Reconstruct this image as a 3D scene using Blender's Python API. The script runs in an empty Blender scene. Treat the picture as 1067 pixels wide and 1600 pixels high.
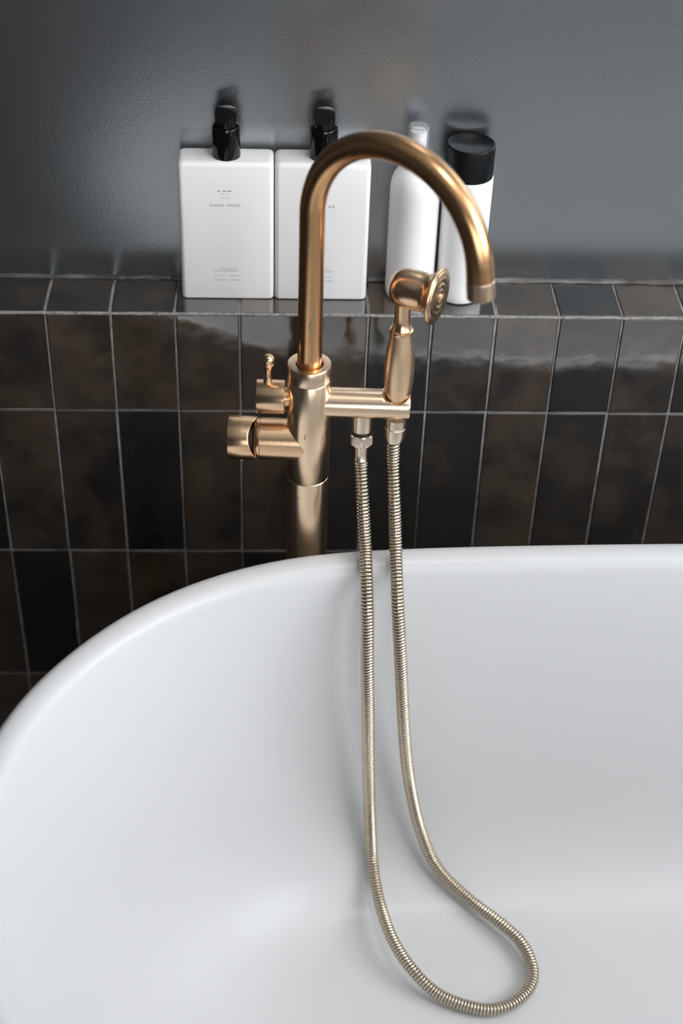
import bpy, bmesh, math, random
from mathutils import Vector, Matrix

S = bpy.context.scene
COL = S.collection
PI = math.pi
ZL = 0.722            # height of the tiled ledge above the floor
V = Vector

# ------------------------------------------------------------------ camera
cam_d = bpy.data.cameras.new('camera')
cam = bpy.data.objects.new('camera', cam_d)
COL.objects.link(cam)
S.camera = cam
pitch, yaw, roll = math.radians(38.68), math.radians(-2.96), math.radians(2.09)
fw = V((0, math.cos(pitch), -math.sin(pitch)))
up = V((0, math.sin(pitch), math.cos(pitch)))
rt = V((1, 0, 0))
Rz = Matrix.Rotation(yaw, 3, 'Z')
fw, up, rt = Rz @ fw, Rz @ up, Rz @ rt
r2 = rt * math.cos(roll) + up * math.sin(roll)
u2 = -rt * math.sin(roll) + up * math.cos(roll)
M = Matrix((r2, u2, -fw)).transposed().to_4x4()
M.translation = V((0.24245, -1.39296, ZL + 0.85398))
cam.matrix_world = M
cam_d.sensor_fit = 'VERTICAL'
cam_d.sensor_height = 36.0
cam_d.lens = 2434.0 / 1600.0 * 36.0
cam_d.clip_start = 0.05
cam_d.dof.use_dof = True
cam_d.dof.focus_distance = 1.545
cam_d.dof.aperture_fstop = 3.2

# ------------------------------------------------------------------ light, exposure
S.view_settings.view_transform = 'Standard'
S.view_settings.look = 'None'
S.view_settings.exposure = 0.0
S.view_settings.gamma = 1.0
S.view_settings.use_curve_mapping = False
world = bpy.data.worlds.new('world')
S.world = world
world.use_nodes = True
wb = world.node_tree.nodes['Background']
wb.inputs['Color'].default_value = (0.72, 0.82, 1.0, 1)
wb.inputs['Strength'].default_value = 1.0

RX, LX, FY, CZ = 2.15, -1.75, -3.1, 2.65      # room shell: right, left, front wall, ceiling
WY0, WY1, WZ0, WZ1 = -2.35, -0.30, 0.90, 2.58  # tall window opening in the right-hand wall
GX0, GX1, GZ0, GZ1 = 0.10, 1.95, 0.60, 1.75    # wide window in the wall behind the camera
def daylight(name, sx, sy, watts, loc, rot):
    l = bpy.data.lights.new(name, 'AREA')
    l.shape = 'RECTANGLE'
    l.size, l.size_y, l.energy, l.color = sx, sy, watts, (0.95, 0.975, 1.0)
    o = bpy.data.objects.new(name, l)
    COL.objects.link(o)
    o.location, o.rotation_euler = loc, rot
daylight('window_daylight', WZ1 - WZ0 - 0.08, WY1 - WY0 - 0.08, 61.0, (RX + 0.06, (WY0 + WY1) / 2, (WZ0 + WZ1) / 2), (0, PI / 2, 0))
daylight('rear_window_daylight', GX1 - GX0 - 0.08, GZ1 - GZ0 - 0.08, 22.0, ((GX0 + GX1) / 2, FY - 0.06, (GZ0 + GZ1) / 2), (PI / 2, 0, 0))
lamp_l = bpy.data.lights.new('added_fill_glow', 'AREA')  # unseen overhead lamp, added to brighten the tub floor
lamp_l.shape = 'DISK'; lamp_l.size = 0.42; lamp_l.energy = 9.0; lamp_l.color = (1.0, 0.97, 0.93)
lamp_o = bpy.data.objects.new('added_fill_glow', lamp_l); COL.objects.link(lamp_o)
lamp_o.location = (0.70, -0.78, CZ - 0.065)

# ------------------------------------------------------------------ materials
def new_mat(name):
    m = bpy.data.materials.new(name)
    m.use_nodes = True
    nt = m.node_tree
    return m, nt, nt.nodes['Principled BSDF']

def setp(b, **k):
    names = dict(color='Base Color', rough='Roughness', metal='Metallic', spec='Specular IOR Level',
                 ior='IOR', coat='Coat Weight', coatr='Coat Roughness', trans='Transmission Weight',
                 sub='Subsurface Weight')
    for a, v in k.items():
        if a == 'color':
            v = (*v, 1)
        b.inputs[names[a]].default_value = v

def nd(nt, t, **k):
    n = nt.nodes.new(t)
    for a, v in k.items():
        if a in n.inputs:
            n.inputs[a].default_value = v
        else:
            setattr(n, a, v)
    return n

def objcoord(nt, scale=(1, 1, 1), rnd=False):
    tc = nd(nt, 'ShaderNodeTexCoord')
    mp = nd(nt, 'ShaderNodeMapping')
    mp.inputs['Scale'].default_value = scale
    nt.links.new(tc.outputs['Object'], mp.inputs['Vector'])
    if not rnd:
        return mp.outputs['Vector']
    oi = nd(nt, 'ShaderNodeObjectInfo')
    mu = nd(nt, 'ShaderNodeMath', operation='MULTIPLY')
    mu.inputs[1].default_value = 37.0
    nt.links.new(oi.outputs['Random'], mu.inputs[0])
    ad = nd(nt, 'ShaderNodeVectorMath', operation='ADD')
    nt.links.new(mp.outputs['Vector'], ad.inputs[0])
    nt.links.new(mu.outputs[0], ad.inputs[1])
    return ad.outputs[0]

def noise(nt, vec, scale, detail=2.0, rough=0.5):
    n = nd(nt, 'ShaderNodeTexNoise')
    n.inputs['Scale'].default_value = scale
    n.inputs['Detail'].default_value = detail
    n.inputs['Roughness'].default_value = rough
    nt.links.new(vec, n.inputs['Vector'])
    return n.outputs['Fac']

def ramp(nt, fac, stops):
    r = nd(nt, 'ShaderNodeValToRGB')
    e = r.color_ramp.elements
    while len(e) < len(stops):
        e.new(0.5)
    for i, (p, c) in enumerate(stops):
        e[i].position = p
        e[i].color = (*c, 1) if len(c) == 3 else c
    nt.links.new(fac, r.inputs['Fac'])
    return r.outputs['Color']

def bump(nt, b, height, strength, dist, prev=None):
    n = nd(nt, 'ShaderNodeBump')
    n.inputs['Strength'].default_value = strength
    n.inputs['Distance'].default_value = dist
    nt.links.new(height, n.inputs['Height'])
    if prev:
        nt.links.new(prev, n.inputs['Normal'])
    nt.links.new(n.outputs['Normal'], b.inputs['Normal'])
    return n.outputs['Normal']

def maprange(nt, fac, a, b_, lo=0.0, hi=1.0):
    n = nd(nt, 'ShaderNodeMapRange')
    n.inputs['From Min'].default_value = lo
    n.inputs['From Max'].default_value = hi
    n.inputs['To Min'].default_value = a
    n.inputs['To Max'].default_value = b_
    nt.links.new(fac, n.inputs['Value'])
    return n.outputs['Result']

def mat_brass(name, brush, c0, c1, r0=0.22, r1=0.27):
    m, nt, b = new_mat(name)
    setp(b, metal=1.0, coat=0.15, coatr=0.3)
    fine = noise(nt, objcoord(nt, brush), 1.0, 3.0, 0.6)
    wide = noise(nt, objcoord(nt), 28.0, 2.0)
    mx = nd(nt, 'ShaderNodeMath', operation='MULTIPLY_ADD')
    mx.inputs[1].default_value = 0.6
    nt.links.new(fine, mx.inputs[0])
    sc = maprange(nt, wide, 0.13, 0.27)
    nt.links.new(sc, mx.inputs[2])
    nt.links.new(ramp(nt, mx.outputs[0], [(0.3, c0), (0.7, c1)]), b.inputs['Base Color'])
    nt.links.new(maprange(nt, fine, r0, r1, 0.3, 0.7), b.inputs['Roughness'])
    return m

C0, C1 = (0.86, 0.555, 0.325), (0.95, 0.655, 0.41)
B0, B1 = (0.92, 0.665, 0.44), (0.98, 0.765, 0.56)
BRASS_Z = mat_brass('brushed_copper_lengthwise', (420, 420, 9), B0, B1)
BRASS_X = mat_brass('brushed_copper_turned', (420, 10, 10), C0, C1)
BRASS_ARM = mat_brass('brushed_copper_arm', (12, 420, 420), B0, B1)
BRASS_P = mat_brass('brushed_copper_plain', (160, 160, 160), C0, C1)
SPOUT_M = mat_brass('brushed_copper_spout', (330, 330, 12), (0.69, 0.375, 0.17), (0.79, 0.465, 0.24), 0.23, 0.27)
HANDLE_M = mat_brass('satin_copper_handle', (380, 380, 8), (0.84, 0.58, 0.36), (0.91, 0.66, 0.44), 0.32, 0.37)
FIT_M = mat_brass('pale_copper_fitting', (60, 60, 60), (0.84, 0.69, 0.55), (0.89, 0.75, 0.61), 0.27, 0.30)
HOSE_M = mat_brass('hose_metal', (30, 30, 30), (0.56, 0.475, 0.355), (0.64, 0.55, 0.425), 0.26, 0.30)

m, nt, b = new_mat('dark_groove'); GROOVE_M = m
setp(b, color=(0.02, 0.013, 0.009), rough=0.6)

m, nt, b = new_mat('white_acrylic'); TUB_M = m
setp(b, color=(0.618, 0.615, 0.616), rough=0.42, coat=0.04, coatr=0.12)

m, nt, b = new_mat('grey_satin_paint'); PAINT_M = m
v = objcoord(nt)
setp(b, rough=0.26, spec=0.5, ior=5.0)
b.inputs['Specular Tint'].default_value = (0.90, 0.965, 1.0, 1)
nt.links.new(ramp(nt, noise(nt, v, 3.0, 3), [(0.3, (0.010, 0.0090, 0.0083)), (0.7, (0.012, 0.0108, 0.0100))]), b.inputs['Base Color'])
n1 = bump(nt, b, noise(nt, v, 560.0, 0.0, 0.5), 0.10, 0.0005)
bump(nt, b, noise(nt, v, 9.0, 1.0), 0.03, 0.004, n1)

m, nt, b = new_mat('dark_glazed_tile'); TILE_M = m
setp(b, ior=3.0, spec=0.5, coat=0.0)
v = objcoord(nt, rnd=True)
oi = nd(nt, 'ShaderNodeObjectInfo')
blot = noise(nt, v, 17.0, 5.0, 0.62)
off = maprange(nt, oi.outputs['Random'], -0.20, 0.20)
ad = nd(nt, 'ShaderNodeMath', operation='ADD')
nt.links.new(blot, ad.inputs[0]); nt.links.new(off, ad.inputs[1])
nt.links.new(ramp(nt, ad.outputs[0], [(0.28, (0.003, 0.0025, 0.0022)), (0.47, (0.012, 0.0085, 0.0062)),
                                      (0.64, (0.046, 0.030, 0.018)), (0.82, (0.085, 0.054, 0.033))]), b.inputs['Base Color'])
nt.links.new(maprange(nt, noise(nt, v, 40.0, 3.0), 0.05, 0.13, 0.3, 0.7), b.inputs['Roughness'])
n1 = bump(nt, b, noise(nt, v, 30.0, 1.5), 0.4, 0.0016)
bump(nt, b, noise(nt, v, 110.0, 1.0), 0.08, 0.0006, n1)

m, nt, b = new_mat('grey_grout'); GROUT_M = m
setp(b, rough=0.85)
nt.links.new(ramp(nt, noise(nt, objcoord(nt), 60.0, 4), [(0.3, (0.20, 0.195, 0.188)), (0.7, (0.42, 0.415, 0.40))]), b.inputs['Base Color'])
m, nt, b = new_mat('pale_edge_grout'); EDGE_M = m
setp(b, rough=0.7)
nt.links.new(ramp(nt, noise(nt, objcoord(nt), 240.0, 4, 0.7), [(0.32, (0.11, 0.10, 0.09)), (0.6, (0.36, 0.345, 0.325))]), b.inputs['Base Color'])
m, nt, b = new_mat('grey_caulk'); CAULK_M = m
setp(b, rough=0.28)
v = objcoord(nt)
nt.links.new(ramp(nt, noise(nt, v, 30.0, 4), [(0.35, (0.06, 0.052, 0.046)), (0.65, (0.16, 0.155, 0.15))]), b.inputs['Base Color'])
bump(nt, b, noise(nt, v, 70.0, 3), 0.6, 0.003)

def plain(name, color, rough, bumpy=None, **k):
    m, nt, b = new_mat(name)
    setp(b, rough=rough, **k)
    c2 = tuple(min(1, c * 1.06) for c in color)
    nt.links.new(ramp(nt, noise(nt, objcoord(nt), 12.0, 2), [(0.35, color), (0.65, c2)]), b.inputs['Base Color'])
    if bumpy:
        bump(nt, b, noise(nt, objcoord(nt), bumpy[0], 2), bumpy[1], bumpy[2])
    return m

DARK_M = plain('dark_matt_paint', (0.045, 0.043, 0.042), 0.75, (60, 0.2, 0.002))
ROOM_M = plain('pale_plaster', (0.62, 0.61, 0.59), 0.8, (60, 0.2, 0.002))
CEIL_M = plain('ceiling_paint', (0.60, 0.60, 0.59), 0.85, (60, 0.1, 0.002))
FLOOR_M = plain('dark_floor', (0.03, 0.026, 0.023), 0.7, (40, 0.2, 0.002))
FRAME_M = plain('window_frame_paint', (0.75, 0.75, 0.73), 0.4)
BOTTLE_M = plain('white_plastic', (0.93, 0.905, 0.89), 0.38)
BOTTLE_M2 = plain('bright_white_plastic', (0.93, 0.92, 0.925), 0.34)
BLACK_GLOSS = plain('black_gloss_plastic', (0.004, 0.004, 0.004), 0.07)
BLACK_SATIN = plain('black_satin_plastic', (0.006, 0.006, 0.0065), 0.36, ior=1.3)
INK_M = plain('grey_ink', (0.13, 0.13, 0.13), 0.7)
INK_PALE = plain('pale_grey_ink', (0.42, 0.41, 0.40), 0.7)
SCUFF_M = plain('scuff_mark', (0.30, 0.26, 0.22), 0.6)
GREEN_M = plain('verdigris', (0.11, 0.17, 0.14), 0.6)
m, nt, b = new_mat('clear_plastic'); CLEAR_M = m
setp(b, color=(0.97, 0.97, 0.98), rough=0.16, trans=0.88, ior=1.2)
m, nt, b = new_mat('window_glass'); GLASS_M = m
setp(b, color=(1, 1, 1), rough=0.0, trans=1.0, ior=1.05)

# ------------------------------------------------------------------ mesh helpers
def link(name, me, mat, parent=None, loc=None):
    o = bpy.data.objects.new(name, me)
    COL.objects.link(o)
    if mat and not me.materials:
        me.materials.append(mat)
    if parent:
        o.parent = parent
    if loc is not None:
        o.location = loc
    return o

def finish(name, bm, mat, parent=None, smooth=True, angle=35, loc=None):
    bmesh.ops.remove_doubles(bm, verts=bm.verts, dist=1e-6)
    bmesh.ops.recalc_face_normals(bm, faces=bm.faces)
    lim = math.radians(angle)
    for f in bm.faces:
        f.smooth = smooth
    for e in bm.edges:
        e.smooth = not (len(e.link_faces) == 2 and e.calc_face_angle(0) > lim)
    me = bpy.data.meshes.new(name)
    bm.to_mesh(me)
    bm.free()
    return link(name, me, mat, parent, loc)

def frame_to(axis):
    a = V(axis).normalized()
    return a.to_track_quat('Z', 'Y').to_matrix().to_4x4()

def lathe(bm, prof, origin=(0, 0, 0), axis=(0, 0, 1), seg=40, mod=None):
    """prof: list of (radius, height) along the axis; radius 0 closes with a point"""
    Mx = Matrix.Translation(V(origin)) @ frame_to(axis)
    rings = []
    for i, (r, h) in enumerate(prof):
        if r < 1e-7:
            rings.append([bm.verts.new(Mx @ V((0, 0, h)))])
            continue
        ring = []
        for k in range(seg):
            a = 2 * PI * k / seg
            rr, hh = (r, h) if mod is None else mod(i, a, r, h)
            ring.append(bm.verts.new(Mx @ V((rr * math.cos(a), rr * math.sin(a), hh))))
        rings.append(ring)
    for A, B in zip(rings, rings[1:]):
        for k in range(seg):
            k2 = (k + 1) % seg
            if len(A) == 1 and len(B) == 1:
                continue
            if len(A) == 1:
                bm.faces.new((A[0], B[k], B[k2]))
            elif len(B) == 1:
                bm.faces.new((A[k], A[k2], B[0]))
            else:
                bm.faces.new((A[k], A[k2], B[k2], B[k]))
    if len(rings[0]) > 1 and len(prof) > 1 and prof[0] != prof[-1]:
        bm.faces.new(rings[0][::-1])
        if len(rings[-1]) > 1:
            bm.faces.new(rings[-1])
    return bm

def closed_lathe(bm, prof, origin=(0, 0, 0), axis=(0, 0, 1), seg=40):
    """ring with a hole: the profile is a closed loop"""
    return lathe(bm, prof + [prof[0]], origin, axis, seg)

def turned(name, prof, mat, parent, origin=(0, 0, 0), axis=(0, 0, 1), seg=40, angle=35, mod=None):
    bm = bmesh.new()
    lathe(bm, prof, origin, axis, seg, mod)
    return finish(name, bm, mat, parent, True, angle)

def ring(name, prof, mat, parent, origin=(0, 0, 0), axis=(0, 0, 1), seg=40, angle=35):
    bm = bmesh.new()
    closed_lathe(bm, prof, origin, axis, seg)
    return finish(name, bm, mat, parent, True, angle)

def rot_min(a, b):
    return a.rotation_difference(b)

def sweep(bm, pts, radii, seg=20, cap=True):
    """tube along a polyline with parallel-transported frames"""
    n = len(pts)
    tans = []
    for i in range(n):
        t = pts[min(i + 1, n - 1)] - pts[max(i - 1, 0)]
        tans.append(t.normalized())
    x = tans[0].orthogonal().normalized()
    rings = []
    for i in range(n):
        if i:
            x = rot_min(tans[i - 1], tans[i]) @ x
            x = (x - tans[i] * x.dot(tans[i])).normalized()
        y = tans[i].cross(x)
        r = radii[i] if isinstance(radii, (list, tuple)) else radii
        rings.append([bm.verts.new(pts[i] + (x * math.cos(2 * PI * k / seg) + y * math.sin(2 * PI * k / seg)) * r) for k in range(seg)])
    for A, B in zip(rings, rings[1:]):
        for k in range(seg):
            k2 = (k + 1) % seg
            bm.faces.new((A[k], A[k2], B[k2], B[k]))
    if cap:
        bm.faces.new(rings[0][::-1])
        bm.faces.new(rings[-1])
    return bm

def catmull(P, per=24):
    P = [V(p) for p in P]
    P = [P[0] * 2 - P[1]] + P + [P[-1] * 2 - P[-2]]
    out = []
    for i in range(1, len(P) - 2):
        p0, p1, p2, p3 = P[i - 1:i + 3]
        for k in range(per):
            t = k / per
            out.append(0.5 * ((2 * p1) + (p2 - p0) * t + (2 * p0 - 5 * p1 + 4 * p2 - p3) * t * t + (3 * p1 - p0 - 3 * p2 + p3) * t ** 3))
    out.append(P[-2])
    return out

def resample(pts, step):
    L = [0.0]
    for a, b_ in zip(pts, pts[1:]):
        L.append(L[-1] + (b_ - a).length)
    n = max(2, int(round(L[-1] / step)))
    out, j = [], 0
    for i in range(n + 1):
        s = L[-1] * i / n
        while j < len(L) - 2 and L[j + 1] < s:
            j += 1
        t = (s - L[j]) / max(1e-9, L[j + 1] - L[j])
        out.append(pts[j].lerp(pts[j + 1], min(1, max(0, t))))
    return out

def box(bm, x0, x1, y0, y1, z0, z1):
    vs = [bm.verts.new((x, y, z)) for x in (x0, x1) for y in (y0, y1) for z in (z0, z1)]
    for q in ((0, 1, 3, 2), (4, 6, 7, 5), (0, 4, 5, 1), (2, 3, 7, 6), (0, 2, 6, 4), (1, 5, 7, 3)):
        bm.faces.new([vs[i] for i in q])

def slab(name, dims, mat, parent=None, bevel=0.0, segs=2):
    bm = bmesh.new()
    box(bm, *dims)
    if bevel:
        bmesh.ops.bevel(bm, geom=list(bm.edges), offset=bevel, segments=segs, affect='EDGES', profile=0.5)
    return finish(name, bm, mat, parent)

def empty(name, loc=(0, 0, 0)):
    o = bpy.data.objects.new(name, None)
    o.empty_display_size = 0.05
    COL.objects.link(o)
    o.location = loc
    return o

def tag(o, label, cat, group=None):
    o['label'] = label
    o['category'] = cat
    if group:
        o['group'] = group
    return o

def struct(o):
    o['kind'] = 'structure'
    return o

# ------------------------------------------------------------------ setting
WY = 0.072           # painted wall plane
wb_ = struct(slab('wall_back', (LX - 0.1, RX + 0.1, WY, WY + 0.15, 0, CZ), PAINT_M))
struct(slab('wall_left', (LX - 0.1, LX, FY, WY, 0, CZ), DARK_M))
bm = bmesh.new()      # wall behind the camera around its window
box(bm, LX - 0.1, GX0, FY - 0.1, FY, 0, CZ)
box(bm, GX1, RX + 0.1, FY - 0.1, FY, 0, CZ)
box(bm, GX0, GX1, FY - 0.1, FY, 0, GZ0)
box(bm, GX0, GX1, FY - 0.1, FY, GZ1, CZ)
struct(finish('wall_front', bm, DARK_M))
bm = bmesh.new()      # right-hand wall around the window opening
box(bm, RX, RX + 0.1, FY, WY0, 0, CZ)
box(bm, RX, RX + 0.1, WY1, WY, 0, CZ)
box(bm, RX, RX + 0.1, WY0, WY1, 0, WZ0)
box(bm, RX, RX + 0.1, WY0, WY1, WZ1, CZ)
struct(finish('wall_right', bm, ROOM_M))
struct(slab('floor', (LX - 0.1, RX + 0.1, FY - 0.1, WY + 0.15, -0.1, 0), FLOOR_M))
struct(slab('ceiling', (LX - 0.1, RX + 0.1, FY - 0.1, WY + 0.15, CZ, CZ + 0.1), CEIL_M))
wd = struct(empty('window_1', (RX + 0.05, (WY0 + WY1) / 2, WZ0)))
hw, hh = (WY1 - WY0) / 2, WZ1 - WZ0
for d in ((-hw, -hw + 0.04, 0, hh), (hw - 0.04, hw, 0, hh), (-hw + 0.04, hw - 0.04, 0, 0.04), (-hw + 0.04, hw - 0.04, hh - 0.04, hh)):
    slab('window_frame', (0.0, 0.045, *d), FRAME_M, wd, 0.003)
gd = struct(empty('window_2', ((GX0 + GX1) / 2, FY - 0.05, GZ0)))
gw, gh = (GX1 - GX0) / 2, GZ1 - GZ0
for dd in ((-gw, -gw + 0.06, 0, gh), (gw - 0.06, gw, 0, gh), (-0.04, 0.04, 0.06, gh - 0.06), (-gw + 0.06, gw - 0.06, 0, 0.06), (-gw + 0.06, gw - 0.06, gh - 0.06, gh)):
    slab('window_frame', (dd[0], dd[1], -0.045, 0.045, dd[2], dd[3]), FRAME_M, gd, 0.003)
for dd in ((-gw + 0.06, -0.04), (0.04, gw - 0.06)):
    slab('window_pane', (dd[0], dd[1], -0.034, -0.028, 0.06, gh - 0.06), GLASS_M, gd)
slab('window_pane', (0.028, 0.034, -hw + 0.04, hw - 0.04, 0.04, hh - 0.04), GLASS_M, wd)

lamp = empty('added_fill_lamp', (0.70, -0.78, CZ))  # housing for the added fill lamp, out of view
bm = bmesh.new()
closed_lathe(bm, [(0.215, -0.0005), (0.240, -0.0005), (0.245, -0.010), (0.243, -0.055), (0.236, -0.060), (0.217, -0.060)], (0, 0, 0), (0, 0, 1), 48)
finish('fill_lamp_ring', bm, FRAME_M, lamp)
bm = bmesh.new()
lathe(bm, [(0, -0.001), (0.214, -0.001), (0.214, -0.020), (0, -0.020)], (0, 0, 0), (0, 0, 1), 48)
finish('fill_lamp_plate', bm, FRAME_M, lamp)
tag(lamp, 'flat round white lamp added out of view as fill above the bathtub', 'ceiling light')

# tiled half-height ledge: grout core, tiles as pieces of their own
PX, PZ, H1 = 0.067, 0.1996, 0.1221
K0, K1 = -10, 22
led = struct(slab('wall_ledge', (LX, RX, 0.0014, WY, 0, ZL - 0.0014), GROUT_M))
random.seed(7)

def tile_mesh(w, h, i):
    """glazed tile lying in x/z, front towards -y; slightly uneven outline"""
    rj = random.Random(100 + i)
    J = lambda s: rj.uniform(-s, s)
    me = bpy.data.meshes.new('tile')
    x, z, e = w / 2 - 0.0010, h / 2 - 0.0010, 0.0011
    base = []
    for (sx, sz) in ((-1, -1), (0, -1), (1, -1), (1, 0), (1, 1), (0, 1), (-1, 1), (-1, 0)):
        base.append((sx * x + J(0.00045), sz * z + J(0.00045), sx, sz))
    vs, fs = [], []
    for (X, Z, sx, sz) in base:
        vs.append((X, 0.0075, Z))
    for (X, Z, sx, sz) in base:
        vs.append((X, 0.0008, Z))
    for (X, Z, sx, sz) in base:
        vs.append((X - sx * e, 0.0, Z - sz * e))
    for a in (0, 8):
        for k in range(8):
            k2 = (k + 1) % 8
            fs.append((a + k, a + k2, a + 8 + k2, a + 8 + k))
    vs.append((0, 0, 0))
    for k in range(8):
        fs.append((16 + k, 16 + (k + 1) % 8, 24))
    me.from_pydata(vs, [], fs)
    me.polygons.foreach_set('use_smooth', [False] * len(fs))
    me.materials.append(TILE_M)
    me.update()
    return me

full = [tile_mesh(PX, PZ, i) for i in range(6)]
cut = [tile_mesh(PX, H1, 20 + i) for i in range(5)]
lid = [tile_mesh(PX, WY - 0.003, 40 + i) for i in range(5)]
for k in range(K0, K1):
    xc = (k + 0.5) * PX
    t = link('tile', random.choice(cut), None, led, (xc, 0, ZL - H1 / 2 - 0.0006))
    t.rotation_euler = (math.radians(random.uniform(-0.2, 0.2) - 0.3), random.choice((0, 0)), math.radians(random.uniform(-0.55, 0.55)))
    for r in range(3):
        t = link('tile', random.choice(full), None, led, (xc + random.uniform(-0.0004, 0.0004), 0, ZL - H1 - PZ * (r + 0.5)))
        t.rotation_euler = (math.radians(random.uniform(-0.18, 0.18)), PI if random.random() < 0.5 else 0, math.radians(random.uniform(-0.55, 0.55)))
    t = link('tile', random.choice(lid), None, led, (xc, (WY - 0.001) / 2 + 0.0005, ZL))
    t.rotation_euler = (-PI / 2 + math.radians(random.uniform(-0.5, 0.5)), math.radians(random.uniform(-0.3, 0.3)), 0)

# pale edge line where the top tiles meet the front tiles, and the caulk bead at the wall foot
def wobble_strip(name, y, z, r, mat, amp, seed):
    rj = random.Random(seed)
    pts, rad = [], []
    x = LX + 0.01
    while x < RX - 0.01:
        pts.append(V((x, y + rj.uniform(-amp, amp), z + rj.uniform(-amp, amp))))
        rad.append(r * rj.uniform(0.8, 1.2))
        x += 0.011
    bm = bmesh.new()
    sweep(bm, pts, rad, 8)
    return struct(finish(name, bm, mat))
wobble_strip('trim_1', 0.0010, ZL - 0.0010, 0.0017, EDGE_M, 0.0003, 3)
wobble_strip('trim_2', WY - 0.0002, ZL + 0.0008, 0.0030, CAULK_M, 0.0005, 5)

# ------------------------------------------------------------------ bathtub
RIM = -0.165
Q = [(0.80, -0.1655), (0.66, -0.1668), (0.516, -0.170), (0.42, -0.1738), (0.335, -0.1790), (0.2528, -0.1905), (0.1726, -0.2205),
     (0.1062, -0.2640), (0.0581, -0.3135), (0.0187, -0.3685), (-0.0046, -0.4175), (-0.0195, -0.4750), (-0.0240, -0.545)]
TCX, TCY = 0.80, -0.545
quarter = catmull([(x, y, 0) for x, y in Q], 10)
left = quarter + [V((p.x, 2 * TCY - p.y, 0)) for p in reversed(quarter[:-1])]
right = [V((2 * TCX - p.x, p.y, 0)) for p in reversed(left[1:-1])]
loop = left + right
N = 240
lp = resample(loop + [loop[0]], 0.001)
tot = len(lp) - 1
lp = [lp[int(i * tot / N)] for i in range(N)]
for it in range(10):
    lp = [(lp[i - 1] + lp[i] * 2 + lp[(i + 1) % N]) / 4 for i in range(N)]
nrm = []
for i in range(N):
    t = (lp[(i + 1) % N] - lp[i - 1]).normalized()
    nn = V((-t.y, t.x, 0))
    if nn.dot(V((TCX, TCY, 0)) - lp[i]) < 0:
        nn = -nn
    nrm.append(nn)
TF = -0.607
prof = [(0.078, -ZL, 1), (0.070, -ZL + 0.012, 1), (0.036, RIM - 0.33, 1), (0.022, RIM - 0.19, 1), (0.011, RIM - 0.09, 1), (0.0055, RIM - 0.042, 1),
        (0.0022, RIM - 0.022, 0), (0.0005, RIM - 0.013, 0), (0.0, RIM - 0.008, 0), (0.0012, RIM - 0.0035, 0), (0.0042, RIM - 0.0008, 0), (0.008, RIM, 0),
        (0.014, RIM - 0.0008, 0), (0.020, RIM - 0.0028, 0), (0.0245, RIM - 0.0060, 0), (0.0272, RIM - 0.0105, 0), (0.0290, RIM - 0.018, .2),
        (0.0312, RIM - 0.035, .4), (0.0350, RIM - 0.08, .8), (0.040, RIM - 0.16, 1), (0.0455, RIM - 0.235, 1), (0.053, RIM - 0.30, 1),
        (0.061, RIM - 0.342, 1), (0.072, RIM - 0.376, 1), (0.088, RIM - 0.404, 1), (0.108, RIM - 0.424, 1), (0.134, RIM - 0.4365, 1), (0.17, TF, 1)]
bm = bmesh.new()
rings = []
for d, z, w in prof:
    rg = []
    for p, nn in zip(lp, nrm):
        e = abs(nn.x) ** 2
        dd = d + (max(0, d - 0.029) * 1.5 * e * w if z > -ZL + 0.1 else 0)
        q = p + nn * dd
        rg.append(bm.verts.new((q.x, q.y, ZL + z)))
    rings.append(rg)
last = rings[-1]
for s, dz in ((0.75, -0.0008), (0.45, -0.0018), (0.15, -0.0026)):
    rg = []
    for i, vv in enumerate(last):
        rg.append(bm.verts.new((TCX + (vv.co.x - TCX) * s, TCY + (vv.co.y - TCY) * s, ZL + TF + dz)))
    rings.append(rg)
for A, B in zip(rings, rings[1:]):
    for k in range(N):
        k2 = (k + 1) % N
        bm.faces.new((A[k], A[k2], B[k2], B[k]))
bm.faces.new(rings[-1])
tub = finish('bathtub', bm, TUB_M, angle=60)
tag(tub, 'white oval freestanding bathtub with a thin rounded rim in front of the tiles', 'bathtub')

# ------------------------------------------------------------------ faucet (local frame: origin on the floor below the column axis)
FX, FYY = 0.2715, -0.135
FK = 0.988           # overall size of the faucet and hand shower
BZ = -0.0188 / FK      # local height of the floor below the base flange
FP = V((0.2712, -0.1500, 0.0188))
fau = empty('bath_faucet', FP)
fau.scale = (FK, FK, FK)
tag(fau, 'brushed copper freestanding bath faucet with a tall curved spout behind the tub', 'faucet')
def fz(z):
    return ZL + z
RB = 0.0214
zt, zc, zs = 0.0291, 0.0125, -0.1045       # body top, cap seam, body/column seam
turned('base_flange', [(0.0, BZ), (0.034, BZ), (0.035, BZ + 0.002), (0.034, BZ + 0.007), (0.026, BZ + 0.011), (RB, BZ + 0.012), (0.0, BZ + 0.012)], BRASS_Z, fau)
turned('column', [(0, BZ + 0.011), (RB - 0.0002, BZ + 0.011), (RB - 0.0002, fz(zs) - 0.0009), (RB - 0.0008, fz(zs) - 0.0002), (0, fz(zs) - 0.0002)], BRASS_Z, fau, seg=64)
turned('body', [(0, fz(zs)), (RB - 0.0004, fz(zs)), (RB, fz(zs) + 0.0006), (RB, fz(zc) - 0.0006), (RB - 0.0004, fz(zc)), (0, fz(zc))], BRASS_Z, fau, seg=64)
ring('body_cap', [(0.0128, fz(zc) + 0.0002), (RB - 0.0004, fz(zc) + 0.0002), (RB, fz(zc) + 0.0007), (RB, fz(zt) - 0.0012), (RB - 0.0006, fz(zt) - 0.0002),
                  (RB - 0.0016, fz(zt)), (0.0140, fz(zt)), (0.0128, fz(zt) - 0.0015)], BRASS_Z, fau, seg=64)
turned('spout_seal', [(0, fz(zc) + 0.001), (0.01275, fz(zc) + 0.001), (0.01275, fz(zt) - 0.004), (0, fz(zt) - 0.004)], GROOVE_M, fau)
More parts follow.
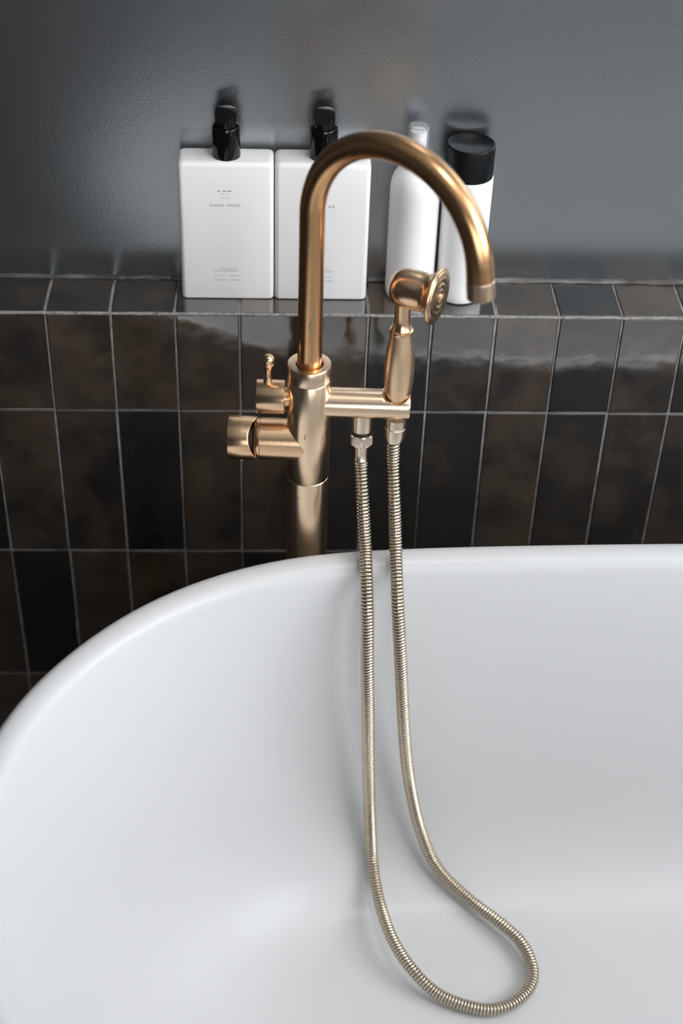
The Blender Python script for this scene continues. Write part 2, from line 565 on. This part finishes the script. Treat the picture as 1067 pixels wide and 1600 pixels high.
# spout: straight rise, then an arch swung 40 degrees towards the tub
phi, R_, z1, te, Ls = 0.70, 0.09087, 0.18884, 2.99835, 0.02823
d = V((math.cos(phi), -math.sin(phi), 0))
pts = [V((0, 0, fz(zc) + 0.002 + (z1 - zc - 0.002) * i / 10)) for i in range(10)]
for i in range(49):
    t = te * i / 48
    pts.append(V((0, 0, fz(z1))) + d * (R_ - R_ * math.cos(t)) + V((0, 0, R_ * math.sin(t))))
tan = (d * math.sin(te) + V((0, 0, math.cos(te)))).normalized()
ps = pts[-1].copy()
pts.append(ps + tan * 0.006); pts.append(ps + tan * 0.0115)
bm = bmesh.new()
RS = 0.0119
sweep(bm, pts, RS, 40)
spout = finish('spout', bm, SPOUT_M, fau)
tip = ring('spout_tip', [(RS - 0.0002, 0.0118), (RS + 0.0003, 0.0124), (RS + 0.0003, Ls - 0.001), (RS - 0.0006, Ls), (RS - 0.003, Ls), (RS - 0.003, 0.0118)],
           BRASS_Z, spout, origin=ps, axis=tan)
turned('aerator', [(0, Ls - 0.006), (RS - 0.0031, Ls - 0.006), (RS - 0.0031, Ls - 0.003), (0, Ls - 0.003)], GROOVE_M, tip, origin=ps, axis=tan)
# greenish streak on the front of the riser
bm = bmesh.new()
sp = []
for i in range(13):
    t = i / 12
    ang = -PI / 2 + 0.02 + 0.30 * (t - 0.45) + 0.10 * math.sin(t * 9)
    sp.append((ang, 0.063 + 0.030 * t, 0.0007 * (0.35 + math.sin(PI * t) * (0.7 + 0.4 * math.sin(i * 2.1)))))
row = []
for ang, z, w in sp:
    row.append([bm.verts.new((math.cos(ang + s * w / RS) * (RS + q), math.sin(ang + s * w / RS) * (RS + q), fz(z))) for s, q in ((-1, 0.00002), (0, 0.00014), (1, 0.00002))])
for A, B in zip(row, row[1:]):
    for k in (0, 1):
        bm.faces.new((A[k], A[k + 1], B[k + 1], B[k]))
st = finish('tarnish_streak', bm, GREEN_M, spout)
st['label'] = 'thin green tarnish streak on the spout riser'

# two small scuffs on the front of the body
def scuff(ang, z, w, h, seed):
    rj = random.Random(seed)
    bm = bmesh.new()
    n = 12
    c = bm.verts.new((math.cos(ang) * (RB + 0.0002), math.sin(ang) * (RB + 0.0002), fz(z)))
    rg = []
    for k in range(n):
        a = 2 * PI * k / n
        q = rj.uniform(0.65, 1.0)
        aa = ang + math.cos(a) * w / 2 * q / RB
        rg.append(bm.verts.new((math.cos(aa) * (RB + 0.00003), math.sin(aa) * (RB + 0.00003), fz(z) + math.sin(a) * h / 2 * q)))
    for k in range(n):
        bm.faces.new((c, rg[k], rg[(k + 1) % n]))
    o = finish('scuff', bm, SCUFF_M, fau)
    o['label'] = 'small dark scuff on the body'
scuff(-PI / 2 - 0.17, -0.0445, 0.0022, 0.0090, 1)
scuff(-PI / 2 - 0.38, -0.0135, 0.0020, 0.0022, 2)
scuff(-PI / 2 - 0.42, -0.1210, 0.0018, 0.0020, 3)

# holder arm to the right with the cradle for the hand shower
YA = math.radians(-2.5)
adir = V((math.cos(YA), math.sin(YA), 0))
AZ, RA = -0.0160, 0.0153
HX = 0.3577 - FX           # hand shower axis
arm_len = 0.0990
bm = bmesh.new()
lathe(bm, [(0, 0.004), (RA, 0.004)] + [(RA, 0.01 + 0.0088 * i) for i in range(10)] + [(RA, arm_len - 0.0015), (RA - 0.0005, arm_len - 0.0004), (RA - 0.0016, arm_len), (0, arm_len)],
      (0, 0, fz(AZ)), adir, 64)
arm = finish('holder_arm', bm, BRASS_ARM, fau)
hpos = adir * (HX / adir.x)
bm = bmesh.new()
lathe(bm, [(0, -0.022), (0.0088, -0.022), (0.0104, -0.002), (0.0131, 0.0105), (0.0150, 0.022), (0, 0.022)], (hpos.x, hpos.y, fz(AZ)), (0, 0, 1), 48)
cutter = finish('cutter', bm, GROOVE_M, fau)
md = arm.modifiers.new('cradle', 'BOOLEAN')
md.operation = 'DIFFERENCE'; md.object = cutter; md.solver = 'EXACT'
bpy.context.view_layer.update()
dg = bpy.context.evaluated_depsgraph_get()
me2 = bpy.data.meshes.new_from_object(arm.evaluated_get(dg))
arm.modifiers.clear()
old = arm.data
arm.data = me2
bpy.data.meshes.remove(old)
bpy.data.objects.remove(cutter, do_unlink=True)
if not arm.data.materials:
    arm.data.materials.append(BRASS_ARM)
# outlet stub below the arm
OX = 0.3243 - FX
oy = OX * math.tan(YA)
tilt = V((0, -0.17, -1)).normalized()
stub = turned('hose_outlet', [(0, -0.006), (0.0099, -0.006), (0.0099, 0.0160), (0.0092, 0.0175), (0.0080, 0.0178), (0.0080, 0.0191), (0, 0.0191)], FIT_M, fau,
              origin=(OX, oy, fz(AZ) - RA + 0.001), axis=tilt)

# mixer on the left: neck, domed end, knob
KZ = -0.0622
kdir = V((-1, 0.045, 0)).normalized()
RN = 0.0212
KXd = lambda X: (FX - X)
turned('mixer_neck', [(0, 0.002), (RN, 0.002), (RN, 0.0472), (RN - 0.0005, 0.0476), (0, 0.0476)], BRASS_X, fau, origin=(0, 0, fz(KZ)), axis=kdir, seg=64)
dome = [(0, 0.0478), (RN - 0.0005, 0.0478), (RN, 0.0482)] + [(0.0095 + (RN - 0.0095) * math.cos(t), 0.0486 + 0.0085 * math.sin(t)) for t in [PI / 2 * i / 10 for i in range(11)]] + [(0, 0.0571)]
turned('mixer_dome', dome, BRASS_X, fau, origin=(0, 0, fz(KZ)), axis=kdir, seg=64)
fk = frame_to(kdir).to_3x3()
def scoop(i, a, r, h):
    """inner edge of the knob follows a scooped curve, deepest towards the tub"""
    if i in (0, 1, 2, 3):
        dirv = fk @ V((math.cos(a), math.sin(a), 0))
        g = max(0.0, -dirv.y * 0.80 + dirv.z * 0.60)
        g2 = abs(dirv.dot(V((0, 0.60, 0.80))))
        return r, h + 0.0092 * (1 - min(1, g2 * g2 * 1.0)) - 0.0002
    return r, h
knob = turned('mixer_knob', [(RN - 0.0060, 0.0560), (RN - 0.0008, 0.0508), (RN + 0.0004, 0.0502), (RN + 0.0009, 0.0508), (RN + 0.0011, 0.0640), (RN + 0.0011, 0.0788), (RN + 0.0006, 0.0798),
                              (RN - 0.0006, 0.0802), (0, 0.0802)], BRASS_X, fau, origin=(0, 0, fz(KZ)), axis=kdir, seg=72, mod=scoop)
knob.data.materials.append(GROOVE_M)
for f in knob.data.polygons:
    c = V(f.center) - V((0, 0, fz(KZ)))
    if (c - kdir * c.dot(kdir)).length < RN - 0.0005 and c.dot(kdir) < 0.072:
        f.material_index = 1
turned('set_screw', [(0, 0), (0.0022, 0), (0.0026, 0.0020), (0.0022, 0.0036), (0, 0.0042)], BRASS_P, knob, origin=(-0.0668, 0.0, fz(KZ) - RN - 0.0008), axis=(0, 0, -1), seg=16)
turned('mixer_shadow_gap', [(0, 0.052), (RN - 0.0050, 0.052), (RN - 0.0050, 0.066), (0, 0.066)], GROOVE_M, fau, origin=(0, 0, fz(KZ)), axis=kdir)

# diverter above it: stub, knob, little lever
DZ, RD = -0.0112, 0.0167
turned('diverter_stem', [(0, 0.002), (0.0095, 0.002), (0.0095, 0.0240), (0, 0.0240)], BRASS_P, fau, origin=(0, 0, fz(DZ)), axis=kdir)
dk = turned('diverter_knob', [(0, 0.0232), (RD - 0.0012, 0.0232), (RD, 0.0240), (RD, 0.0505), (RD - 0.0005, 0.0513), (RD - 0.0016, 0.0516), (0, 0.0516)], BRASS_X, fau,
            origin=(0, 0, fz(DZ)), axis=kdir, seg=64)
lz = DZ + RD - 0.001
lev = [(0, 0), (0.0044, 0), (0.0044, 0.0018), (0.0034, 0.0030), (0.0042, 0.0036), (0.0042, 0.0046), (0.0035, 0.0060), (0.0031, 0.0100), (0.0032, 0.0140), (0.0038, 0.0175),
       (0.0048, 0.0200), (0.0051, 0.0205), (0.0051, 0.0215), (0.0044, 0.0222), (0.0047, 0.0228)]
lev += [(0.0057 * math.cos(t), 0.0268 + 0.0058 * math.sin(t)) for t in [-0.6 + (PI / 2 + 0.6) * i / 9 for i in range(9)]] + [(0, 0.0326)]
lever = turned('diverter_lever', lev, BRASS_P, dk, origin=(-0.0402, 0.0018, fz(lz)), axis=(0.03, 0, 1), seg=28)

# ------------------------------------------------------------------ hand shower
hs = empty('hand_shower', FP + V((hpos.x, hpos.y, fz(-0.030))) * FK)
hs.scale = (FK, FK, FK)
tag(hs, 'copper hand shower with a round face standing upright in the faucet arm', 'hand shower')
hz = lambda z: z + 0.030
HR = [(-0.0300, 0.0074), (-0.022, 0.0082), (-0.0130, 0.0100), (-0.0050, 0.0120), (0.004, 0.0135), (0.014, 0.01435), (0.024, 0.0146), (0.034, 0.0143), (0.046, 0.0134), (0.056, 0.0120), (0.0665, 0.0106)]
pp = catmull([(r, z, 0) for z, r in HR], 4)
hp = [(0, hz(-0.0300))] + [(p.x, hz(p.y)) for p in pp] + [(0, hz(0.0665))]
turned('handle', hp, HANDLE_M, hs, seg=48)
turned('collar', [(0, hz(0.0662)), (0.0104, hz(0.0662)), (0.0113, hz(0.0672)), (0.0114, hz(0.0690)), (0.0112, hz(0.0704)), (0.0101, hz(0.0712)), (0, hz(0.0712))], BRASS_P, hs)
neckp = [(0, 0.0710), (0.0098, 0.0710), (0.0101, 0.0722), (0.0092, 0.0745), (0.0082, 0.0775), (0.0077, 0.0815), (0.0076, 0.0880), (0.0080, 0.0990), (0.0, 0.1090)]
turned('neck', [(r, hz(z)) for r, z in neckp], BRASS_P, hs)
hn = V((0.887, -0.461, 0.0)).normalized()
HC = V((0, 0, hz(0.1160))) + hn * 0.0042
head = [(0, -0.0180), (0.0050, -0.0176), (0.0095, -0.0163), (0.0136, -0.0135), (0.0166, -0.0092), (0.0182, -0.0045), (0.0187, 0.0005), (0.0187, 0.006), (0.0183, 0.012), (0.0180, 0.0165),
        (0.0184, 0.0195), (0.0200, 0.0225), (0.0228, 0.0250), (0.0256, 0.0268), (0.0268, 0.0280), (0.0271, 0.0292), (0.0267, 0.0304), (0.0256, 0.0310), (0.0238, 0.0310), (0, 0.0310)]
hd = turned('shower_head', head, BRASS_P, hs, origin=HC, axis=hn, seg=56, angle=50)
face = [(0, 0.0308), (0.0236, 0.0308), (0.0234, 0.0314), (0.0222, 0.0318), (0.0205, 0.0312), (0.0192, 0.0314), (0.0180, 0.0320), (0.0160, 0.0322), (0.0146, 0.0316), (0.0136, 0.0316),
        (0.0122, 0.0324), (0.0098, 0.0326), (0.0088, 0.0319), (0.0078, 0.0319), (0.0068, 0.0325), (0.0050, 0.0327), (0.0044, 0.0321), (0, 0.0321)]
fp = turned('face_plate', face, BRASS_P, hd, origin=HC, axis=hn, seg=56, angle=60)
turned('face_screw', [(0, 0.0320), (0.0034, 0.0320), (0.0034, 0.0334), (0.0027, 0.0346), (0.0014, 0.0352), (0, 0.0353)], BRASS_P, hd, origin=HC, axis=hn, seg=20)
# nozzle holes, too many to pick apart
bm = bmesh.new()
Fm = Matrix.Translation(HC) @ frame_to(hn)
for rr, n, h in ((0.0191, 40, 0.0313), (0.0170, 36, 0.0321), (0.0141, 28, 0.0316), (0.0110, 22, 0.0325), (0.0083, 16, 0.0319)):
    for k in range(n):
        a = 2 * PI * k / n + rr * 400
        c = V((rr * math.cos(a), rr * math.sin(a), h))
        lathe(bm, [(0, 0.0), (0.00060, 0.0), (0.00050, 0.00035), (0.0, 0.0004)], Fm @ c, hn, 6)
nz = finish('spray_holes', bm, GROOVE_M, hd)
nz['kind'] = 'stuff'

# ------------------------------------------------------------------ hose
HP = [(0.3234, -0.1574, -0.0669), (0.324, -0.1609, -0.0787), (0.3258, -0.1782, -0.1034), (0.3292, -0.195, -0.1475), (0.3305, -0.2195, -0.1688), (0.3318, -0.241, -0.2012), (0.3338, -0.254, -0.2690), (0.3370, -0.2565, -0.3370),
      (0.3407, -0.255, -0.4128), (0.3451, -0.2555, -0.4913), (0.3501, -0.269, -0.5520), (0.3566, -0.305, -0.5750), (0.3685, -0.3534, -0.578), (0.3895, -0.392, -0.583),
      (0.4187, -0.4157, -0.595), (0.4612, -0.4304, -0.5985), (0.4915, -0.426, -0.5985), (0.5158, -0.4052, -0.598), (0.5224, -0.3809, -0.596), (0.5133, -0.3512, -0.592),
      (0.4929, -0.3284, -0.588), (0.4587, -0.2979, -0.583), (0.4246, -0.2736, -0.5600), (0.4034, -0.2575, -0.5150), (0.3879, -0.2480, -0.4480), (0.3777, -0.249, -0.3700),
      (0.3692, -0.247, -0.2765), (0.3643, -0.241, -0.2190), (0.3614, -0.2265, -0.1795), (0.3598, -0.196, -0.1465), (0.3569, -0.1806, -0.1015), (0.3552, -0.1624, -0.0713), (0.3546, -0.1574, -0.0471)]
hp_ = [V((x, y, ZL + z)) for x, y, z in HP]
path = catmull(hp_, 20)
hose = empty('shower_hose', hp_[15])
tag(hose, 'ribbed metal shower hose looping over the tub rim and down onto the tub floor', 'hose')
PITCH = 0.0035
path = resample(path, PITCH / 7)
path = [p - hp_[15] for p in path]
RH = 0.0069
patt = [0.0060, 0.0059, 0.0060, 0.0067, RH, RH, 0.0067]
bm = bmesh.new()
sweep(bm, path, [patt[i % 7] for i in range(len(path))], 18)
bm.faces.ensure_lookup_table()
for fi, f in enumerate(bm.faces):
    f.material_index = 1 if (fi // 18) % 7 in (0, 1) else 0  # groove faces coloured dark to paint in the shade between ribs
tube = finish('ribbed_tube', bm, HOSE_M, hose, True, 80)
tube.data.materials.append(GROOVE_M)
def at_end(p0, p1):
    return (p0 - hp_[15]), (p1 - p0).normalized()
# end 1: hexagonal nut and ferrule under the outlet stub
o1 = FP + V((OX, oy, fz(AZ) - RA + 0.001)) * FK - hp_[15]
ring('washer', [(0.0082, 0.0182), (0.0112, 0.0182), (0.0113, 0.0192), (0.0082, 0.0192)], GROOVE_M, hose, origin=o1, axis=tilt)
bm = bmesh.new()
Fm = Matrix.Translation(o1) @ frame_to(tilt)
def hexring(h, cr):
    out = []
    for k in range(48):
        a = 2 * PI * k / 48 + PI / 6
        am = ((a + PI / 6) % (PI / 3)) - PI / 6
        out.append(bm.verts.new(Fm @ V((min(cr, 0.0106 / math.cos(am)) * math.cos(a), min(cr, 0.0106 / math.cos(am)) * math.sin(a), h))))
    return out
hr = [hexring(0.0194, 0.0108), hexring(0.0205, 0.0117), hexring(0.0215, 0.0121), hexring(0.0275, 0.0121), hexring(0.0292, 0.0115), hexring(0.0312, 0.0102), hexring(0.0322, 0.0088)]
for A, B in zip(hr, hr[1:]):
    for k in range(48):
        bm.faces.new((A[k], A[(k + 1) % 48], B[(k + 1) % 48], B[k]))
bm.faces.new(hr[0]); bm.faces.new(hr[-1])
finish('hex_nut', bm, FIT_M, hose, True, 14)
turned('ferrule', [(0, 0.0315), (0.0065, 0.0315), (0.0063, 0.040), (0.0062, 0.0470), (0.0066, 0.0480), (0, 0.0480)], FIT_M, hose, origin=o1, axis=tilt)
# end 2: tapered cone that carries on from the hand shower below the arm
o2 = FP + V((hpos.x, hpos.y, fz(AZ) - RA + 0.0008)) * FK - hp_[15]
t2 = V((-0.04, -0.13, -1)).normalized()
turned('cone_nut', [(0, 0.0022), (0.0101, 0.0022), (0.0100, 0.0105), (0.0096, 0.0112), (0.0096, 0.0120), (0.0100, 0.0124), (0.0098, 0.0215), (0.0084, 0.0265), (0.0070, 0.0272), (0, 0.0272)], FIT_M, hose, origin=o2, axis=t2, angle=25)

# ------------------------------------------------------------------ bottles
dgx = bpy.context.view_layer
def text_mesh(s, size, align='CENTER'):
    cu = bpy.data.curves.new('txt', 'FONT')
    cu.body = s; cu.size = size; cu.align_x = align; cu.align_y = 'CENTER'
    cu.extrude = 0.00004; cu.space_character = 1.12
    o = bpy.data.objects.new('txt', cu)
    COL.objects.link(o)
    bpy.context.view_layer.update()
    me = bpy.data.meshes.new_from_object(o.evaluated_get(bpy.context.evaluated_depsgraph_get()))
    bpy.data.objects.remove(o, do_unlink=True)
    return me

def glyph_line(x0, x1, z, h, seed, gap=0.5):
    """a line of print too small to read: tiny upright strokes"""
    rj = random.Random(seed)
    bm = bmesh.new()
    x = x0
    while x < x1 - 0.0004:
        w = rj.uniform(0.0005, 0.0009)
        if rj.random() > 0.12:
            box(bm, x, min(x1, x + w), -0.00006, 0.0, z - h / 2 * rj.uniform(0.7, 1), z + h / 2)
        x += w + 0.0004 * gap * 2
    return bm

def flat_bottle(name, x0, x1, word, word_x, align, label, lines, facet, seed):
    W, D, H = x1 - x0, 0.0365, 0.1550
    root = empty(name, ((x0 + x1) / 2, 0.0300 + D / 2, ZL + 0.0006))
    tag(root, label, 'bottle', 'pump bottles on the ledge')
    bm = bmesh.new()
    def rr(w, dp, z, r):
        out = []
        for cx, cy, a0 in ((w / 2 - r, dp / 2 - r, 0), (-w / 2 + r, dp / 2 - r, PI / 2), (-w / 2 + r, -dp / 2 + r, PI), (w / 2 - r, -dp / 2 + r, 1.5 * PI)):
            for k in range(7):
                a = a0 + PI / 2 * k / 6
                out.append(bm.verts.new((cx + r * math.cos(a), cy + r * math.sin(a), z)))
        return out
    levels = [(0.0022, 0.0), (0.0007, 0.0006), (0.0, 0.0022), (0.0, H - 0.0050), (0.0004, H - 0.0030), (0.0015, H - 0.0013), (0.0030, H - 0.0004), (0.0050, H)]
    rs = [rr(W - 2 * i, D - 2 * i, z, 0.0048) if i < 0.0045 else rr(W - 2 * i, D - 2 * i, z, 0.0030) for i, z in levels]
    for A, B in zip(rs, rs[1:]):
        for k in range(28):
            bm.faces.new((A[k], A[(k + 1) % 28], B[(k + 1) % 28], B[k]))
    bm.faces.new(rs[0][::-1]); bm.faces.new(rs[-1])
    body = finish('bottle_body', bm, BOTTLE_M, root, True, 40)
    px = 0.0006
    turned('pump_collar', [(0, H - 0.001), (0.0141, H - 0.001), (0.0141, H + 0.004), (0.0139, H + 0.0300), (0.0134, H + 0.0316), (0.0122, H + 0.0320), (0.0116, H + 0.0312), (0.0116, H + 0.0300), (0, H + 0.0300)],
           BLACK_GLOSS, root, origin=(px, 0, 0), seg=48)
    bm = bmesh.new()
    lathe(bm, [(0, H + 0.0295), (0.0110, H + 0.0295), (0.0109, H + 0.0465), (0.0102, H + 0.0483), (0.0088, H + 0.0491), (0, H + 0.0494)], (px, 0, 0), (0, 0, 1), 48)
    n = V(facet).normalized()
    g = bmesh.ops.bisect_plane(bm, geom=bm.verts[:] + bm.edges[:] + bm.faces[:], plane_co=V((px, 0, H + 0.0440)) + V((n.x, n.y, 0)) * 0.0065, plane_no=n, clear_outer=True)
    ed = [e for e in bm.edges if e.is_boundary]
    if ed:
        bmesh.ops.contextual_create(bm, geom=ed)
    pump = finish('pump_head', bm, BLACK_GLOSS, root, True, 30)
    fh = V((n.x, n.y, 0)).normalized()
    bm = bmesh.new()
    for q in ((-0.0032, 0.0032, 0.0009, 0.0013), (-0.0032, 0.0032, -0.0013, -0.0009), (-0.0032, -0.0028, -0.0009, 0.0009), (0.0028, 0.0032, -0.0009, 0.0009)):
        box(bm, q[0], q[1], -0.0004, 0.0006, q[2], q[3])
    nzl = finish('pump_nozzle', bm, BLACK_SATIN, pump, False)
    nzl.location = V((px, 0, H + 0.0338)) + fh * 0.0110
    nzl.rotation_euler = (0, 0, math.atan2(fh.y, fh.x) + PI / 2)
    yf = -D / 2
    me = text_mesh(word, 0.0037, align)
    t = link('printed_name', me, INK_M, body, (word_x - root.location.x, yf - 0.00003, 0.1085))
    t.rotation_euler = (PI / 2, 0, 0)
    for i, (a, b_, z, h, pale) in enumerate(lines):
        o = finish('small_print', glyph_line(a, b_, z, h, seed + i), INK_PALE if pale else INK_M, body, False)
        o.location = (0, yf + 0.00001, 0)
    return root

LN = [(-0.0085, 0.0055, 0.1245, 0.0013, 0), (-0.0050, -0.0015, 0.1212, 0.0012, 1), (0.0012, 0.0030, 0.1212, 0.0012, 1), (-0.0045, 0.0040, 0.1165, 0.0006, 1),
      (-0.0085, 0.0085, 0.0362, 0.0010, 1), (-0.0135, 0.0135, 0.0335, 0.0013, 1), (-0.0135, -0.002, 0.0275, 0.0011, 1), (0.001, 0.0135, 0.0275, 0.0011, 1),
      (-0.0135, -0.002, 0.0225, 0.0013, 1), (0.002, 0.0135, 0.0225, 0.0013, 1)]
flat_bottle('pump_bottle', 0.1403, 0.2363, 'GUAIAC  WOOD', 0.1870, 'CENTER', 'flat white pump bottle printed GUAIAC WOOD, leftmost on the tiled ledge', LN, (-0.35, -0.62, 0.62), 11)
LN2 = [(a, b_, z, h, p) for a, b_, z, h, p in LN]
flat_bottle('pump_bottle', 0.2374, 0.3334, 'ALE', 0.2978, 'RIGHT', 'flat white pump bottle partly hidden behind the copper spout riser', LN2, (-0.25, -0.68, 0.62), 31)

# slim spray bottle with a clear cap
CYB = 0.0442
sb = empty('spray_bottle', (0.3797, CYB, ZL + 0.0006))
tag(sb, 'slim white spray bottle with a clear cap standing behind the hand shower', 'bottle')
RSB = 0.0255
turned('bottle_body', [(0, 0.0008), (0.0195, 0.0), (0.0235, 0.0012), (0.0250, 0.0042), (RSB, 0.010), (RSB, 0.120), (0.0253, 0.1265), (0.0244, 0.1325), (0.0226, 0.1385), (0.0198, 0.1432), (0.0162, 0.1462),
                       (0.0128, 0.1474), (0.0115, 0.1480), (0.0113, 0.1500), (0, 0.1500)], BOTTLE_M2, sb, seg=56)
turned('spray_collar', [(0, 0.1498), (0.0135, 0.1498), (0.0137, 0.1515), (0.0137, 0.1590), (0.0128, 0.1610), (0.0098, 0.1614), (0, 0.1614)], BOTTLE_M2, sb)
turned('spray_button', [(0, 0.1612), (0.0072, 0.1612), (0.0072, 0.1700), (0.0082, 0.1705), (0.0082, 0.1852), (0.0076, 0.1862), (0, 0.1862)], BOTTLE_M2, sb)
turned('clear_cap', [(0.0092, 0.1616), (0.0108, 0.1616), (0.0107, 0.1760), (0.0105, 0.1905), (0.0099, 0.1917), (0.0, 0.1917), (0.0, 0.1903), (0.0090, 0.1903), (0.0093, 0.1895), (0.0092, 0.1616)], CLEAR_M, sb)

# white bottle with a wide black screw cap
bb = empty('capped_bottle', (0.4330, CYB, ZL + 0.0006))
tag(bb, 'round white bottle with a wide black cap, rightmost on the tiled ledge', 'bottle')
RC = 0.0253
turned('bottle_body', [(0, 0.0008), (0.0190, 0.0), (0.0225, 0.0010), (0.0240, 0.0036), (0.0244, 0.010), (0.0250, 0.060), (RC, 0.1365), (0.0250, 0.1388), (0.0238, 0.1400), (0, 0.1400)], BOTTLE_M2, bb, seg=56)
turned('screw_cap', [(0, 0.1395), (0.0243, 0.1395), (0.0245, 0.1402), (0.0246, 0.1718), (0.0242, 0.1732), (0.0232, 0.1738), (0.0222, 0.1734), (0.0216, 0.1728), (0, 0.1726)], BLACK_SATIN, bb, seg=64, angle=50)
